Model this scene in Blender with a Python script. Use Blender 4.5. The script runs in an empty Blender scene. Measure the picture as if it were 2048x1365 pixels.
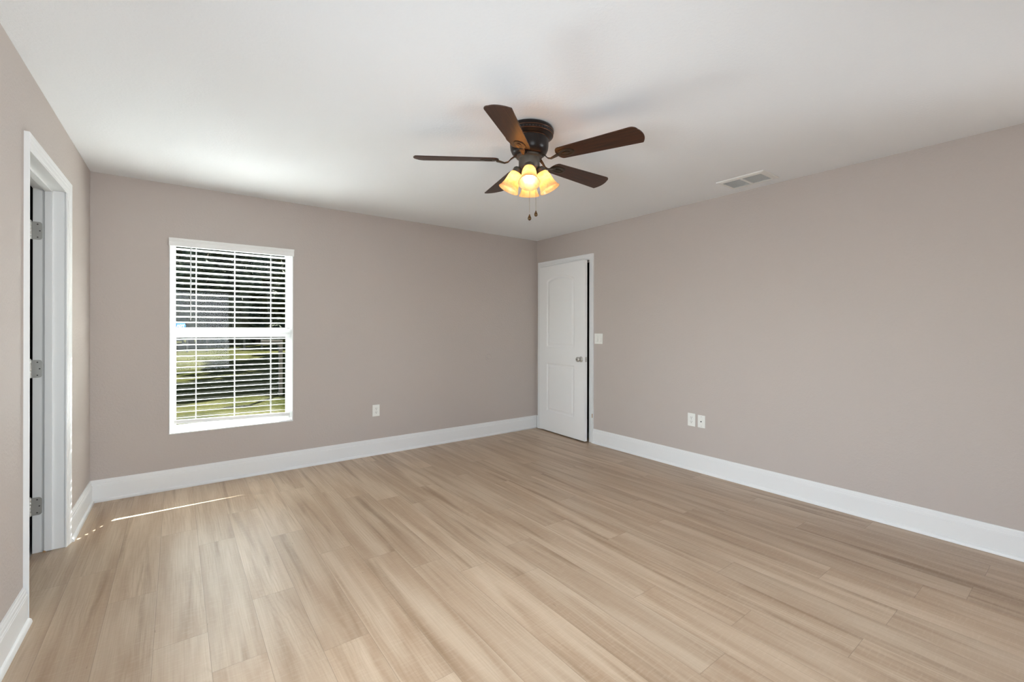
import bpy, bmesh, math, random
from mathutils import Vector, Matrix
random.seed(7)
S = bpy.context.scene
COL = S.collection
PI = math.pi
R = math.radians

# ------------------------------------------------------------------ camera, sky, sun, fill lamps, exposure
XR, YB, XL, WL, H = 3.781, 4.497, -0.506, -0.014, 2.44
YAW, FPX, CAMZ = 0.6437, 895.6, 1.284
cam_d = bpy.data.cameras.new('camera'); cam = bpy.data.objects.new('camera', cam_d); COL.objects.link(cam)
cam.matrix_world = Matrix.Translation((0, 0, CAMZ)) @ Matrix.Rotation(-YAW, 4, 'Z') @ Matrix.Rotation(R(90), 4, 'X') @ Matrix.Rotation(0.0019, 4, 'Z')
cam_d.sensor_width = 36.0; cam_d.lens = FPX / 2048 * 36.0
cam_d.shift_y = (659.0 - 682.5) / 2048
cam_d.clip_start = 0.02; cam_d.clip_end = 300
S.camera = cam

SUN_H = Vector((0.521, 0.854))          # where the sun stands, seen from above
SUN_EL = math.atan(0.80)
world = bpy.data.worlds.new('world'); S.world = world; world.use_nodes = True
wn = world.node_tree; wn.nodes.clear()
sky = wn.nodes.new('ShaderNodeTexSky'); sky.sky_type = 'NISHITA'; sky.sun_disc = False
sky.sun_elevation = SUN_EL; sky.sun_rotation = math.atan2(SUN_H.x, SUN_H.y); sky.air_density = 1.0; sky.dust_density = 1.0
bg = wn.nodes.new('ShaderNodeBackground'); bg.inputs['Strength'].default_value = 0.30
wo = wn.nodes.new('ShaderNodeOutputWorld')
wn.links.new(sky.outputs[0], bg.inputs[0]); wn.links.new(bg.outputs[0], wo.inputs[0])

def light(kind, name, loc, direction, energy, color=(1, 1, 1), size=(1, 1), angle=0.0, spread=180):
    d = bpy.data.lights.new(name, kind); o = bpy.data.objects.new(name, d); COL.objects.link(o)
    d.energy = energy; d.color = color
    if kind == 'AREA':
        d.shape = 'RECTANGLE'; d.size, d.size_y = size; d.spread = R(spread)
    if kind == 'SUN': d.angle = angle
    o.location = loc
    o.rotation_euler = Vector(direction).to_track_quat('-Z', 'Y').to_euler()
    return o
sd = Vector((-SUN_H.x, -SUN_H.y, -0.80))
light('SUN', 'sun', (6, 10, 8), sd, 50.0, (1.0, 0.975, 0.945), angle=R(0.5))
# added fill lamps outside made-up openings in the unseen walls
light('AREA', 'rear_fill_lamp', (0.25, -1.44, 1.25), (0, 1, 0.10), 13, (0.87, 0.945, 1.0), (1.2, 1.5), spread=85)
light('AREA', 'left_fill_lamp', (-1.15, 0.70, 1.08), (1, 0.28, -0.36), 52, (0.87, 0.945, 1.0), (1.8, 1.3), spread=120)
light('AREA', 'right_fill_lamp', (XR + 0.14, -0.55, 1.3), (-1, 0.80, -0.10), 17, (0.87, 0.945, 1.0), (0.9, 1.5), spread=75)
# added area lamp standing in for light bounced off the sunlit ground
light('AREA', 'ground_bounce_fill', (0.35, 6.15, -0.16), (0.0, -1, 1.6), 600, (0.93, 0.97, 1.0), (3.0, 2.2))

vs = S.view_settings
vs.view_transform = 'Standard'; vs.look = 'None'; vs.gamma = 1.0; vs.use_curve_mapping = False; vs.exposure = 0.33
S.cycles.max_bounces = 10; S.cycles.diffuse_bounces = 6; S.cycles.glossy_bounces = 4
S.cycles.transmission_bounces = 8; S.cycles.transparent_max_bounces = 16
S.cycles.sample_clamp_indirect = 40.0
S.cycles.caustics_reflective = False; S.cycles.caustics_refractive = False

# ------------------------------------------------------------------ materials
def mat(name, color=(0.8, 0.8, 0.8), rough=0.6, metal=0.0, spec=0.5):
    m = bpy.data.materials.new(name); m.use_nodes = True
    b = m.node_tree.nodes['Principled BSDF']
    b.inputs['Base Color'].default_value = (*color, 1); b.inputs['Roughness'].default_value = rough
    b.inputs['Metallic'].default_value = metal; b.inputs['Specular IOR Level'].default_value = spec
    return m
def N(m, t, **kw):
    n = m.node_tree.nodes.new(t)
    for k, v in kw.items():
        if k.startswith('i_'): n.inputs[k[2:].replace('_', ' ')].default_value = v
        else: setattr(n, k, v)
    return n
def L(m, a, b): m.node_tree.links.new(a, b)
def bump(m, scale, strength, dist=0.002, detail=4, stretch=(1, 1, 1), ramp=None):
    b = m.node_tree.nodes['Principled BSDF']
    tc = N(m, 'ShaderNodeTexCoord'); mp = N(m, 'ShaderNodeMapping'); mp.inputs['Scale'].default_value = stretch
    no = N(m, 'ShaderNodeTexNoise', i_Scale=scale, i_Detail=detail)
    bu = N(m, 'ShaderNodeBump', i_Strength=strength, i_Distance=dist)
    L(m, tc.outputs['Object'], mp.inputs[0]); L(m, mp.outputs[0], no.inputs['Vector'])
    src = no.outputs['Fac']
    if ramp:
        rp = N(m, 'ShaderNodeMapRange', interpolation_type='SMOOTHSTEP'); rp.inputs['From Min'].default_value, rp.inputs['From Max'].default_value = ramp
        L(m, src, rp.inputs['Value']); src = rp.outputs[0]
    L(m, src, bu.inputs['Height']); L(m, bu.outputs[0], b.inputs['Normal'])
    return no
M = {}
M['wall'] = mat('greige_wall_paint', (0.520, 0.463, 0.427), 0.75, spec=0.25); bump(M['wall'], 62, 0.28, 0.0016, 3, ramp=(0.44, 0.62))
M['ceiling'] = mat('white_ceiling_paint', (0.845, 0.865, 0.890), 0.9, spec=0.1); bump(M['ceiling'], 66, 0.20, 0.0016, 3, ramp=(0.44, 0.62))
M['white'] = mat('white_semigloss_trim', (0.82, 0.825, 0.82), 0.38)
M['door'] = mat('white_door_paint', (0.88, 0.885, 0.88), 0.45); bump(M['door'], 60, 0.12, 0.001, 3, (6, 6, 0.5))
M['vinyl'] = mat('white_vinyl', (0.86, 0.86, 0.85), 0.35)
M['slat'] = mat('white_blind_slat', (0.82, 0.82, 0.81), 0.45)
M['plate'] = mat('white_plastic', (0.84, 0.84, 0.80), 0.35)
M['slot'] = mat('dark_slot', (0.06, 0.055, 0.05), 0.6)
M['seam'] = mat('mid_grey_plastic', (0.55, 0.55, 0.52), 0.5)  # grey of the plate screws and switch bezels
M['nickel'] = mat('satin_nickel', (0.56, 0.55, 0.52), 0.38, 0.75)
M['bronze'] = mat('oil_rubbed_bronze', (0.014, 0.008, 0.006), 0.30, 0.0, 0.3)
M['copper_edge'] = mat('rubbed_copper_edge', (0.20, 0.085, 0.04), 0.35, 0.8)
M['arm'] = mat('bronze_arm', (0.06, 0.042, 0.028), 0.35, 0.7)
M['socket'] = mat('brushed_bronze_fitter', (0.085, 0.07, 0.055), 0.5, 0.4)
M['chain'] = mat('pull_chain_metal', (0.30, 0.27, 0.22), 0.4, 0.9)
M['fob'] = mat('dark_bronze_fob', (0.10, 0.055, 0.02), 0.2, 0.7)
M['dark'] = mat('unlit_room_shade', (0.07, 0.065, 0.06), 0.9)  # darkness of the spaces behind the doors, put into the wall colour
M['jack'] = mat('black_coax_jack', (0.02, 0.02, 0.02), 0.5)
M['screw'] = mat('dull_screw', (0.30, 0.28, 0.26), 0.4, 0.8)
M['chip'] = mat('bare_wood_chip', (0.42, 0.25, 0.12), 0.8)
M['vent'] = mat('white_register_enamel', (0.80, 0.80, 0.78), 0.4)

# blade wood
m = M['blade'] = mat('walnut_fan_blade', (0.06, 0.02, 0.01), 0.36, spec=0.4)
b = m.node_tree.nodes['Principled BSDF']
tc = N(m, 'ShaderNodeTexCoord'); mp = N(m, 'ShaderNodeMapping'); mp.inputs['Scale'].default_value = (2.5, 60, 60)
no = N(m, 'ShaderNodeTexNoise', i_Scale=2.2, i_Detail=5)
cr = N(m, 'ShaderNodeValToRGB'); cr.color_ramp.elements[0].position = 0.35; cr.color_ramp.elements[0].color = (0.022, 0.007, 0.0025, 1)
cr.color_ramp.elements[1].position = 0.7; cr.color_ramp.elements[1].color = (0.066, 0.021, 0.007, 1)
L(m, tc.outputs['Object'], mp.inputs[0]); L(m, mp.outputs[0], no.inputs['Vector']); L(m, no.outputs['Fac'], cr.inputs[0]); L(m, cr.outputs[0], b.inputs['Base Color'])

# amber glass shade
m = M['shade'] = bpy.data.materials.new('amber_scavo_glass'); m.use_nodes = True; m.node_tree.nodes.clear()
tc = N(m, 'ShaderNodeTexCoord'); no = N(m, 'ShaderNodeTexNoise', i_Scale=28, i_Detail=4, i_Distortion=1.5)
cr = N(m, 'ShaderNodeValToRGB'); cr.color_ramp.elements[0].position = 0.3; cr.color_ramp.elements[0].color = (0.95, 0.62, 0.30, 1)
cr.color_ramp.elements[1].position = 0.65; cr.color_ramp.elements[1].color = (1.0, 0.80, 0.50, 1)
tl = N(m, 'ShaderNodeBsdfTranslucent'); df = N(m, 'ShaderNodeBsdfDiffuse'); gl = N(m, 'ShaderNodeBsdfGlossy', i_Roughness=0.25)
m1 = N(m, 'ShaderNodeMixShader', i_Fac=0.42); m2 = N(m, 'ShaderNodeMixShader', i_Fac=0.05); out = N(m, 'ShaderNodeOutputMaterial')
L(m, tc.outputs['Object'], no.inputs['Vector']); L(m, no.outputs['Fac'], cr.inputs[0]); L(m, cr.outputs[0], tl.inputs[0]); L(m, cr.outputs[0], df.inputs[0])
L(m, tl.outputs[0], m1.inputs[1]); L(m, df.outputs[0], m1.inputs[2]); L(m, m1.outputs[0], m2.inputs[1]); L(m, gl.outputs[0], m2.inputs[2]); L(m, m2.outputs[0], out.inputs[0])
m = M['bulb'] = bpy.data.materials.new('lit_bulb'); m.use_nodes = True; m.node_tree.nodes.clear()
e = N(m, 'ShaderNodeEmission', i_Strength=17.0); e.inputs[0].default_value = (1.0, 0.79, 0.50, 1); out = N(m, 'ShaderNodeOutputMaterial'); L(m, e.outputs[0], out.inputs[0])

# window glass
m = M['glass'] = bpy.data.materials.new('window_glass'); m.use_nodes = True; m.node_tree.nodes.clear()
tr = N(m, 'ShaderNodeBsdfTransparent'); tr.inputs[0].default_value = (0.90, 0.93, 0.92, 1)
gl = N(m, 'ShaderNodeBsdfGlossy', i_Roughness=0.02); fr = N(m, 'ShaderNodeFresnel', i_IOR=1.28); mx = N(m, 'ShaderNodeMixShader'); out = N(m, 'ShaderNodeOutputMaterial')
ge = N(m, 'ShaderNodeNewGeometry'); inv = N(m, 'ShaderNodeMath', operation='SUBTRACT'); inv.inputs[0].default_value = 1.0; L(m, ge.outputs['Backfacing'], inv.inputs[1])
fm = N(m, 'ShaderNodeMath', operation='MULTIPLY'); L(m, fr.outputs[0], fm.inputs[0]); L(m, inv.outputs[0], fm.inputs[1])
L(m, fm.outputs[0], mx.inputs[0]); L(m, tr.outputs[0], mx.inputs[1]); L(m, gl.outputs[0], mx.inputs[2]); L(m, mx.outputs[0], out.inputs[0])
m = M['wand'] = mat('clear_grey_acrylic', (0.45, 0.46, 0.46), 0.15)

# floor planks: uv = metres along and across each plank, shifted at random per plank; 'edge' = place inside the plank
m = M['floor'] = mat('oak_look_vinyl_plank', (0.5, 0.38, 0.27), 0.36, spec=0.5)
b = m.node_tree.nodes['Principled BSDF']
uv = N(m, 'ShaderNodeUVMap', uv_map='grain')
ed = N(m, 'ShaderNodeUVMap', uv_map='edge')
at = N(m, 'ShaderNodeAttribute', attribute_name='tone')
def stretched(sx, sy, scale, detail, dist=0.0, rough=0.5):
    mp = N(m, 'ShaderNodeMapping'); mp.inputs['Scale'].default_value = (sx, sy, 1)
    no = N(m, 'ShaderNodeTexNoise', i_Scale=scale, i_Detail=detail, i_Distortion=dist, i_Roughness=rough)
    L(m, uv.outputs[0], mp.inputs[0]); L(m, mp.outputs[0], no.inputs['Vector']); return no.outputs['Fac']
def rng(src, a, c, lo=0.0, hi=1.0, smooth=True):
    r_ = N(m, 'ShaderNodeMapRange', interpolation_type='SMOOTHSTEP' if smooth else 'LINEAR')
    for k, v in (('From Min', a), ('From Max', c), ('To Min', lo), ('To Max', hi)): r_.inputs[k].default_value = v
    L(m, src, r_.inputs['Value']); return r_.outputs[0]
def mixc(fac, c1, c2, mode='MIX'):
    x = N(m, 'ShaderNodeMix', data_type='RGBA', blend_type=mode)
    for sock, v in ((x.inputs[0], fac), (x.inputs[6], c1), (x.inputs[7], c2)):
        if hasattr(v, 'links'): L(m, v, sock)
        else: sock.default_value = v if isinstance(v, float) else (*v, 1)
    return x.outputs[2]
def mul(a, c):
    x = N(m, 'ShaderNodeMath', operation='MULTIPLY')
    for sock, v in ((x.inputs[0], a), (x.inputs[1], c)):
        if hasattr(v, 'links'): L(m, v, sock)
        else: sock.default_value = v
    return x.outputs[0]
base = mixc(rng(stretched(11, 0.9, 1.0, 3, 0.6), 0.30, 0.72), (0.418, 0.292, 0.192), (0.575, 0.446, 0.322))
streak = rng(stretched(16, 0.75, 1.0, 4, 0.4), 0.54, 0.74)
base = mixc(mul(streak, 0.75), base, (0.255, 0.158, 0.086))
fine = rng(stretched(190, 3.2, 1.0, 3), 0.35, 0.75)
base = mixc(mul(fine, 0.22), base, (0.33, 0.23, 0.15))
# cathedral figure: distorted rings, only in patches
mpw = N(m, 'ShaderNodeMapping'); mpw.inputs['Scale'].default_value = (9, 1.5, 1)
wv = N(m, 'ShaderNodeTexWave', wave_type='RINGS', rings_direction='Z', i_Scale=2.2, i_Distortion=6.5, i_Detail=2.5)
wv.inputs['Detail Scale'].default_value = 1.2
L(m, uv.outputs[0], mpw.inputs[0]); L(m, mpw.outputs[0], wv.inputs['Vector'])
figure = mul(rng(wv.outputs['Fac'], 0.55, 1.0), rng(stretched(5, 1.3, 1.0, 2), 0.48, 0.62))
base = mixc(mul(figure, 0.24), base, (0.33, 0.22, 0.13))
saw = rng(stretched(18, 110, 1.0, 2), 0.45, 0.8)
base = mixc(mul(saw, 0.14), base, (0.72, 0.60, 0.47))
fleck = rng(stretched(60, 9, 1.0, 2), 0.765, 0.80)
base = mixc(mul(fleck, 0.55), base, (0.13, 0.08, 0.045))
tone = rng(at.outputs['Fac'], 0, 1, 0.93, 1.05, False)
comb = N(m, 'ShaderNodeCombineColor'); [L(m, tone, comb.inputs[i]) for i in range(3)]
base = mixc(1.0, base, comb.outputs[0], 'MULTIPLY')
sp = N(m, 'ShaderNodeSeparateXYZ'); L(m, ed.outputs[0], sp.inputs[0])
mn = N(m, 'ShaderNodeMath', operation='MINIMUM'); L(m, sp.outputs[0], mn.inputs[0]); L(m, sp.outputs[1], mn.inputs[1])
groove = rng(mn.outputs[0], 0.0004, 0.0016, 1.0, 0.0)
base = mixc(mul(groove, 0.45), base, (0.16, 0.11, 0.07))
L(m, base, b.inputs['Base Color'])
bu = N(m, 'ShaderNodeBump', i_Strength=0.25, i_Distance=0.0006)
hh = N(m, 'ShaderNodeMath', operation='ADD'); L(m, mul(fine, -0.5), hh.inputs[0]); L(m, mul(groove, -1.5), hh.inputs[1])
L(m, hh.outputs[0], bu.inputs['Height']); L(m, bu.outputs[0], b.inputs['Normal'])
rgh = rng(fine, 0, 1, 0.34, 0.46, False); L(m, rgh, b.inputs['Roughness'])

# outdoors
m = M['lawn'] = mat('dry_green_lawn', (0.2, 0.2, 0.06), 0.95, spec=0.0)
b = m.node_tree.nodes['Principled BSDF']; tc = N(m, 'ShaderNodeTexCoord')
n1 = N(m, 'ShaderNodeTexNoise', i_Scale=0.6, i_Detail=6); n2 = N(m, 'ShaderNodeTexNoise', i_Scale=14, i_Detail=5)
L(m, tc.outputs['Object'], n1.inputs['Vector']); L(m, tc.outputs['Object'], n2.inputs['Vector'])
c1 = mixc(rng(n1.outputs['Fac'], 0.35, 0.65), (0.012, 0.0145, 0.004), (0.040, 0.038, 0.014)); c1 = mixc(mul(rng(n2.outputs['Fac'], 0.4, 0.7), 0.5), c1, (0.055, 0.051, 0.022))
L(m, c1, b.inputs['Base Color'])
m = M['leaf'] = mat('tree_leaves', (0.05, 0.075, 0.03), 0.8, spec=0.05)
b = m.node_tree.nodes['Principled BSDF']; tc = N(m, 'ShaderNodeTexCoord'); n1 = N(m, 'ShaderNodeTexNoise', i_Scale=1.3, i_Detail=4)
L(m, tc.outputs['Object'], n1.inputs['Vector']); L(m, mixc(rng(n1.outputs['Fac'], 0.35, 0.65), (0.030, 0.040, 0.026), (0.100, 0.105, 0.055)), b.inputs['Base Color'])
M['bark'] = mat('tree_bark', (0.11, 0.08, 0.05), 0.9); bump(M['bark'], 30, 0.5, 0.01)
M['stucco'] = mat('exterior_stucco', (0.35, 0.31, 0.26), 0.9)
M['fence'] = mat('weathered_fence_wood', (0.16, 0.13, 0.10), 0.9)
M['sticker_blue'] = mat('blue_sticker', (0.015, 0.10, 0.28), 0.6)
M['sticker_white'] = mat('white_sticker_print', (0.85, 0.87, 0.88), 0.4)
M['rail_grey'] = mat('blind_rail_white', (0.86, 0.86, 0.84), 0.45)
M['tile'] = mat('grey_threshold', (0.45, 0.44, 0.42), 0.7)

# ------------------------------------------------------------------ mesh helpers
def new(): return bmesh.new()
def box(bm, x0, x1, y0, y1, z0, z1, mtx=None):
    v = [Vector((x, y, z)) for x in (x0, x1) for y in (y0, y1) for z in (z0, z1)]
    if mtx is not None: v = [mtx @ p for p in v]
    v = [bm.verts.new(p) for p in v]
    for f in ((0, 1, 3, 2), (4, 6, 7, 5), (0, 4, 5, 1), (2, 3, 7, 6), (0, 2, 6, 4), (1, 5, 7, 3)): bm.faces.new([v[i] for i in f])
    return v
def lathe(bm, prof, seg=48, mtx=None, cap0=True, cap1=True):
    rings = []
    for r_, z in prof:
        ring = []
        for i in range(seg):
            a = 2 * PI * i / seg; p = Vector((r_ * math.cos(a), r_ * math.sin(a), z))
            ring.append(bm.verts.new(mtx @ p if mtx is not None else p))
        rings.append(ring)
    for a, c in zip(rings, rings[1:]):
        for i in range(seg): bm.faces.new((a[i], a[(i + 1) % seg], c[(i + 1) % seg], c[i]))
    if cap0: bm.faces.new(rings[0][::-1])
    if cap1: bm.faces.new(rings[-1])
def tube(bm, pts, rad, seg=10, caps=True):
    pts = [Vector(p) for p in pts]; rings = []
    for i, p in enumerate(pts):
        t = (pts[min(i + 1, len(pts) - 1)] - pts[max(i - 1, 0)]).normalized()
        up = Vector((0, 0, 1)) if abs(t.z) < 0.9 else Vector((1, 0, 0))
        a = t.cross(up).normalized(); c = a.cross(t).normalized()
        rr = rad[i] if isinstance(rad, (list, tuple)) else rad
        rings.append([bm.verts.new(p + a * math.cos(2 * PI * k / seg) * rr + c * math.sin(2 * PI * k / seg) * rr) for k in range(seg)])
    for a, c in zip(rings, rings[1:]):
        for k in range(seg): bm.faces.new((a[k], a[(k + 1) % seg], c[(k + 1) % seg], c[k]))
    if caps: bm.faces.new(rings[0][::-1]); bm.faces.new(rings[-1])
def strip(bm, path_rings, closed_profile=True, caps=True):
    """path_rings: list of rings (lists of points) joined one to the next"""
    rr = [[bm.verts.new(Vector(p)) for p in ring] for ring in path_rings]; n = len(rr[0])
    for a, c in zip(rr, rr[1:]):
        for k in range(n if closed_profile else n - 1): bm.faces.new((a[k], a[(k + 1) % n], c[(k + 1) % n], c[k]))
    if caps: bm.faces.new(rr[0][::-1]); bm.faces.new(rr[-1])
def obj(name, bm, material, parent=None, kind=None, smooth=False, bevel=0.0, loc=None):
    bmesh.ops.recalc_face_normals(bm, faces=bm.faces[:])
    me = bpy.data.meshes.new(name); bm.to_mesh(me); bm.free()
    o = bpy.data.objects.new(name, me); COL.objects.link(o)
    for mm in (material if isinstance(material, (list, tuple)) else [material]): me.materials.append(mm)
    if parent is not None:
        o.parent = parent
        if parent.type != 'EMPTY' or True: o.matrix_parent_inverse = world_of(parent).inverted()
    if kind: o['kind'] = kind
    if smooth is True:
        for p in me.polygons: p.use_smooth = True
    elif smooth:
        for p in me.polygons: p.use_smooth = True
        me.set_sharp_from_angle(angle=R(smooth))
    if bevel:
        md = o.modifiers.new('bevel', 'BEVEL'); md.width = bevel; md.segments = 2; md.limit_method = 'ANGLE'; md.angle_limit = R(40)
    return o
def world_of(o):
    mt = o.matrix_basis.copy()
    if o.parent is not None: mt = world_of(o.parent) @ o.matrix_parent_inverse @ mt
    return mt
def tag(o, label, cat, group=None):
    o['label'] = label; o['category'] = cat
    if group: o['group'] = group
    return o
def thing(name, loc, label, cat, group=None):
    o = bpy.data.objects.new(name, None); COL.objects.link(o); o.location = loc; o.empty_display_size = 0.1
    return tag(o, label, cat, group)
def struct_root(name, loc):
    o = bpy.data.objects.new(name, None); COL.objects.link(o); o.location = loc; o['kind'] = 'structure'; return o
# wall frames: (u along the wall, z up, n out of the wall into the room)
def WR(u, z, n=0.0): return Vector((XR - n, u, z))
def WB(u, z, n=0.0): return Vector((u, YB - n, z))
def lx(y): return XL + WL * (YB - y)
def WLf(u, z, n=0.0): return Vector((lx(u) + n, u, z))
def wbox(bm, W, u0, u1, z0, z1, n0, n1):
    v = [bm.verts.new(W(u, z, n)) for u in (u0, u1) for z in (z0, z1) for n in (n0, n1)]
    for f in ((0, 1, 3, 2), (4, 6, 7, 5), (0, 4, 5, 1), (2, 3, 7, 6), (0, 2, 6, 4), (1, 5, 7, 3)): bm.faces.new([v[i] for i in f])

# ------------------------------------------------------------------ room shell
YR = -1.30           # rear wall
# window opening in the far wall
WX0, WX1, WZ0, WZ1 = -0.044, 0.860, 0.445, 2.005
T = 0.15
bm = new()
wbox(bm, WB, -0.75, WX0, 0, H, -T, 0); wbox(bm, WB, WX1, XR + 0.12, 0, H, -T, 0)
wbox(bm, WB, WX0, WX1, 0, WZ0, -T, 0); wbox(bm, WB, WX0, WX1, WZ1, H, -T, 0)
obj('wall_back', bm, M['wall'], kind='structure')
# right wall with the door opening and an added opening for a fill lamp
DY0, DY1, DZ = 3.556, 4.394, 2.086
bm = new()
wbox(bm, WR, YR, -1.0, 0, H, -0.12, 0); wbox(bm, WR, -1.0, -0.1, 0, 0.55, -0.12, 0); wbox(bm, WR, -1.0, -0.1, 2.05, H, -0.12, 0)
wbox(bm, WR, -0.1, DY0 - 0.005, 0, H, -0.12, 0); wbox(bm, WR, DY1 + 0.005, YB, 0, H, -0.12, 0); wbox(bm, WR, DY0 - 0.005, DY1 + 0.005, DZ + 0.005, H, -0.12, 0)
obj('wall_right', bm, M['wall'], kind='structure')
# left wall with the open doorway and an unseen opening added for a fill lamp
LY0, LY1, LZ = 2.890, 3.672, 2.082
bm = new()
wbox(bm, WLf, LY1 + 0.013, YB, 0, H, -0.125, 0); wbox(bm, WLf, LY0 - 0.013, LY1 + 0.013, LZ + 0.013, H, -0.125, 0)
wbox(bm, WLf, 1.65, LY0 - 0.013, 0, H, -0.125, 0); wbox(bm, WLf, YR, -0.25, 0, H, -0.125, 0)
wbox(bm, WLf, -0.25, 1.65, 0, 0.55, -0.125, 0); wbox(bm, WLf, -0.25, 1.65, 2.05, H, -0.125, 0)
obj('wall_left', bm, M['wall'], kind='structure')
# unseen rear wall, its opening added for a fill lamp
bm = new()
box(bm, -0.75, -0.30, YR - 0.12, YR, 0, H); box(bm, 1.20, XR + 0.12, YR - 0.12, YR, 0, H)
box(bm, -0.30, 1.20, YR - 0.12, YR, 0, 0.5); box(bm, -0.30, 1.20, YR - 0.12, YR, 2.0, H)
obj('wall_rear', bm, M['wall'], kind='structure')
bm = new(); box(bm, -2.3, XR + 1.2, YR - 0.12, YB + 0.35, H, H + 0.2)
obj('ceiling', bm, M['ceiling'], kind='structure')
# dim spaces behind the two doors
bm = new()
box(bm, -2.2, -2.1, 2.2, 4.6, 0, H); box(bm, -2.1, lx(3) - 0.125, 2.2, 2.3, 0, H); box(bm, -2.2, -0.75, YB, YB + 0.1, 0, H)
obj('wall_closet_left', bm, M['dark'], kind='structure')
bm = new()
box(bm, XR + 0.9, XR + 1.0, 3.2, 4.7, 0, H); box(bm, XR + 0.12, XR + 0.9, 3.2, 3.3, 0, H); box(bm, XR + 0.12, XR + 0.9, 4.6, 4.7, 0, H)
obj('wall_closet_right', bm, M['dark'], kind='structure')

# plank floor
bm = new(); uvl = bm.loops.layers.uv.new('grain'); edl = bm.loops.layers.uv.new('edge'); tl_ = bm.loops.layers.float_color.new('tone')
PW, PL = 0.1815, 1.222
known = {0: 2.285, 1: 2.005, 2: 2.43}       # end joints read off the photograph, by plank row
row0 = int(math.floor((-0.60 + 0.072) / PW)) - 1
rowN = int(math.ceil((XR + 0.072) / PW)) + 1
for rI in range(row0, rowN):
    x0, x1 = -0.072 + rI * PW, -0.072 + (rI + 1) * PW
    x0c, x1c = max(x0, -0.655), min(x1, XR + 0.12)
    if x1c - x0c < 0.005: continue
    start = known.get(rI, random.uniform(0, PL)); start -= math.ceil((start - YR) / PL) * PL
    if start > YR: start -= PL
    y = start
    while y < YB:
        y0c, y1c = max(y, YR), min(y + PL, YB)
        if y1c > y0c:
            ox, oy, tn = random.uniform(0, 60), random.uniform(0, 60), random.random()
            sg = random.choice((-1, 1))
            vs_ = [bm.verts.new((a, c, 0)) for a, c in ((x0c, y0c), (x1c, y0c), (x1c, y1c), (x0c, y1c))]
            # split in four so that 'edge' can count the distance to the nearest border
            xm, ym = (x0 + x1) / 2, (y + y + PL) / 2
            bm.verts.ensure_lookup_table()
            for v_ in vs_: bm.verts.remove(v_)
            for (ax, bx_) in ((x0c, min(max(xm, x0c), x1c)), (min(max(xm, x0c), x1c), x1c)):
                for (ay, by) in ((y0c, min(max(ym, y0c), y1c)), (min(max(ym, y0c), y1c), y1c)):
                    if bx_ - ax < 1e-5 or by - ay < 1e-5: continue
                    f = bm.faces.new([bm.verts.new((a, c, 0)) for a, c in ((ax, ay), (bx_, ay), (bx_, by), (ax, by))])
                    for lp in f.loops:
                        px, py = lp.vert.co.x, lp.vert.co.y
                        lp[uvl].uv = (px - x0 + ox, (py - y) * sg + oy)
                        lp[edl].uv = (min(px - x0, x1 - px), min(py - y, y + PL - py))
                        lp[tl_] = (tn, tn, tn, 1)
        y += PL
for f in bm.faces[:]: pass
me_f = bpy.data.meshes.new('floor'); 
bmesh.ops.recalc_face_normals(bm, faces=bm.faces[:])
for f in bm.faces:
    if f.normal.z < 0: f.normal_flip()
bm.to_mesh(me_f); bm.free()
fl = bpy.data.objects.new('floor', me_f); COL.objects.link(fl); me_f.materials.append(M['floor']); fl['kind'] = 'structure'
bm = new(); box(bm, -2.3, XR + 1.2, YR - 0.12, YB + 0.15, -0.3, -0.004); obj('floor_slab', bm, M['tile'], kind='structure')
bm = new(); box(bm, -2.1, -0.655, 2.3, YB, -0.004, -0.0005); obj('floor_closet', bm, M['tile'], kind='structure')

# ------------------------------------------------------------------ baseboards
BP = [(0.0, 0.0), (0.016, 0.0), (0.016, 0.118), (0.0145, 0.120), (0.0145, 0.126), (0.012, 0.130), (0.0115, 0.142), (0.009, 0.146), (0.0085, 0.154), (0.006, 0.160), (0.0, 0.161)]
SP = [(0.016, 0.0), (0.030, 0.0), (0.0298, 0.006), (0.028, 0.013), (0.0245, 0.018), (0.021, 0.021), (0.016, 0.0225)]
def run(name, W, u0, u1, m0=0.0, m1=0.0):
    """m0/m1: 1 = the end is mitred into the neighbouring wall"""
    def rings(P): return [[W(u0 + m0 * n, z, n) for n, z in P], [W(u1 - m1 * n, z, n) for n, z in P]]
    bm = new(); strip(bm, rings(BP)); o = obj(name, bm, M['white'], kind='structure')
    bm = new(); strip(bm, rings(SP)); obj('shoe_moulding', bm, M['white'], parent=o, smooth=50)
    return o
run('baseboard_back', WB, lx(YB), XR, 1, 1)
run('baseboard_right', WR, YR, 3.500, 0, 0)
run('baseboard_left', WLf, 3.735, YB, 0, 1)
run('baseboard_left_near', WLf, YR, 2.822, 0, 0)
bm = new(); wbox(bm, WR, 4.462, YB - 0.0165, 0, 0.16, 0, 0.012); obj('baseboard_corner', bm, M['white'], kind='structure')

# ------------------------------------------------------------------ casings
CP = [(0.0, 0.0), (0.0, 0.0060), (0.002, 0.0068), (0.010, 0.0076), (0.013, 0.0064), (0.017, 0.0092), (0.030, 0.0116), (0.033, 0.0106), (0.038, 0.0134), (0.046, 0.0146), (0.049, 0.0138), (0.055, 0.0165), (0.061, 0.0185), (0.064, 0.0185), (0.065, 0.0175), (0.065, 0.0)]
def casing(name, W, u0, u1, zt, parent=None):
    bm = new()
    rings = [[W(u0 - w, 0.0, n) for w, n in CP], [W(u0 - w, zt + w, n) for w, n in CP], [W(u1 + w, zt + w, n) for w, n in CP], [W(u1 + w, 0.0, n) for w, n in CP]]
    strip(bm, rings)
    return obj(name, bm, M['white'], parent=parent, kind='structure' if parent is None else None, smooth=30)
t1 = casing('trim_1', WR, DY0 + 0.005, DY1 - 0.005, DZ - 0.004)
bm = new()   # jamb lining with stop
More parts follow.
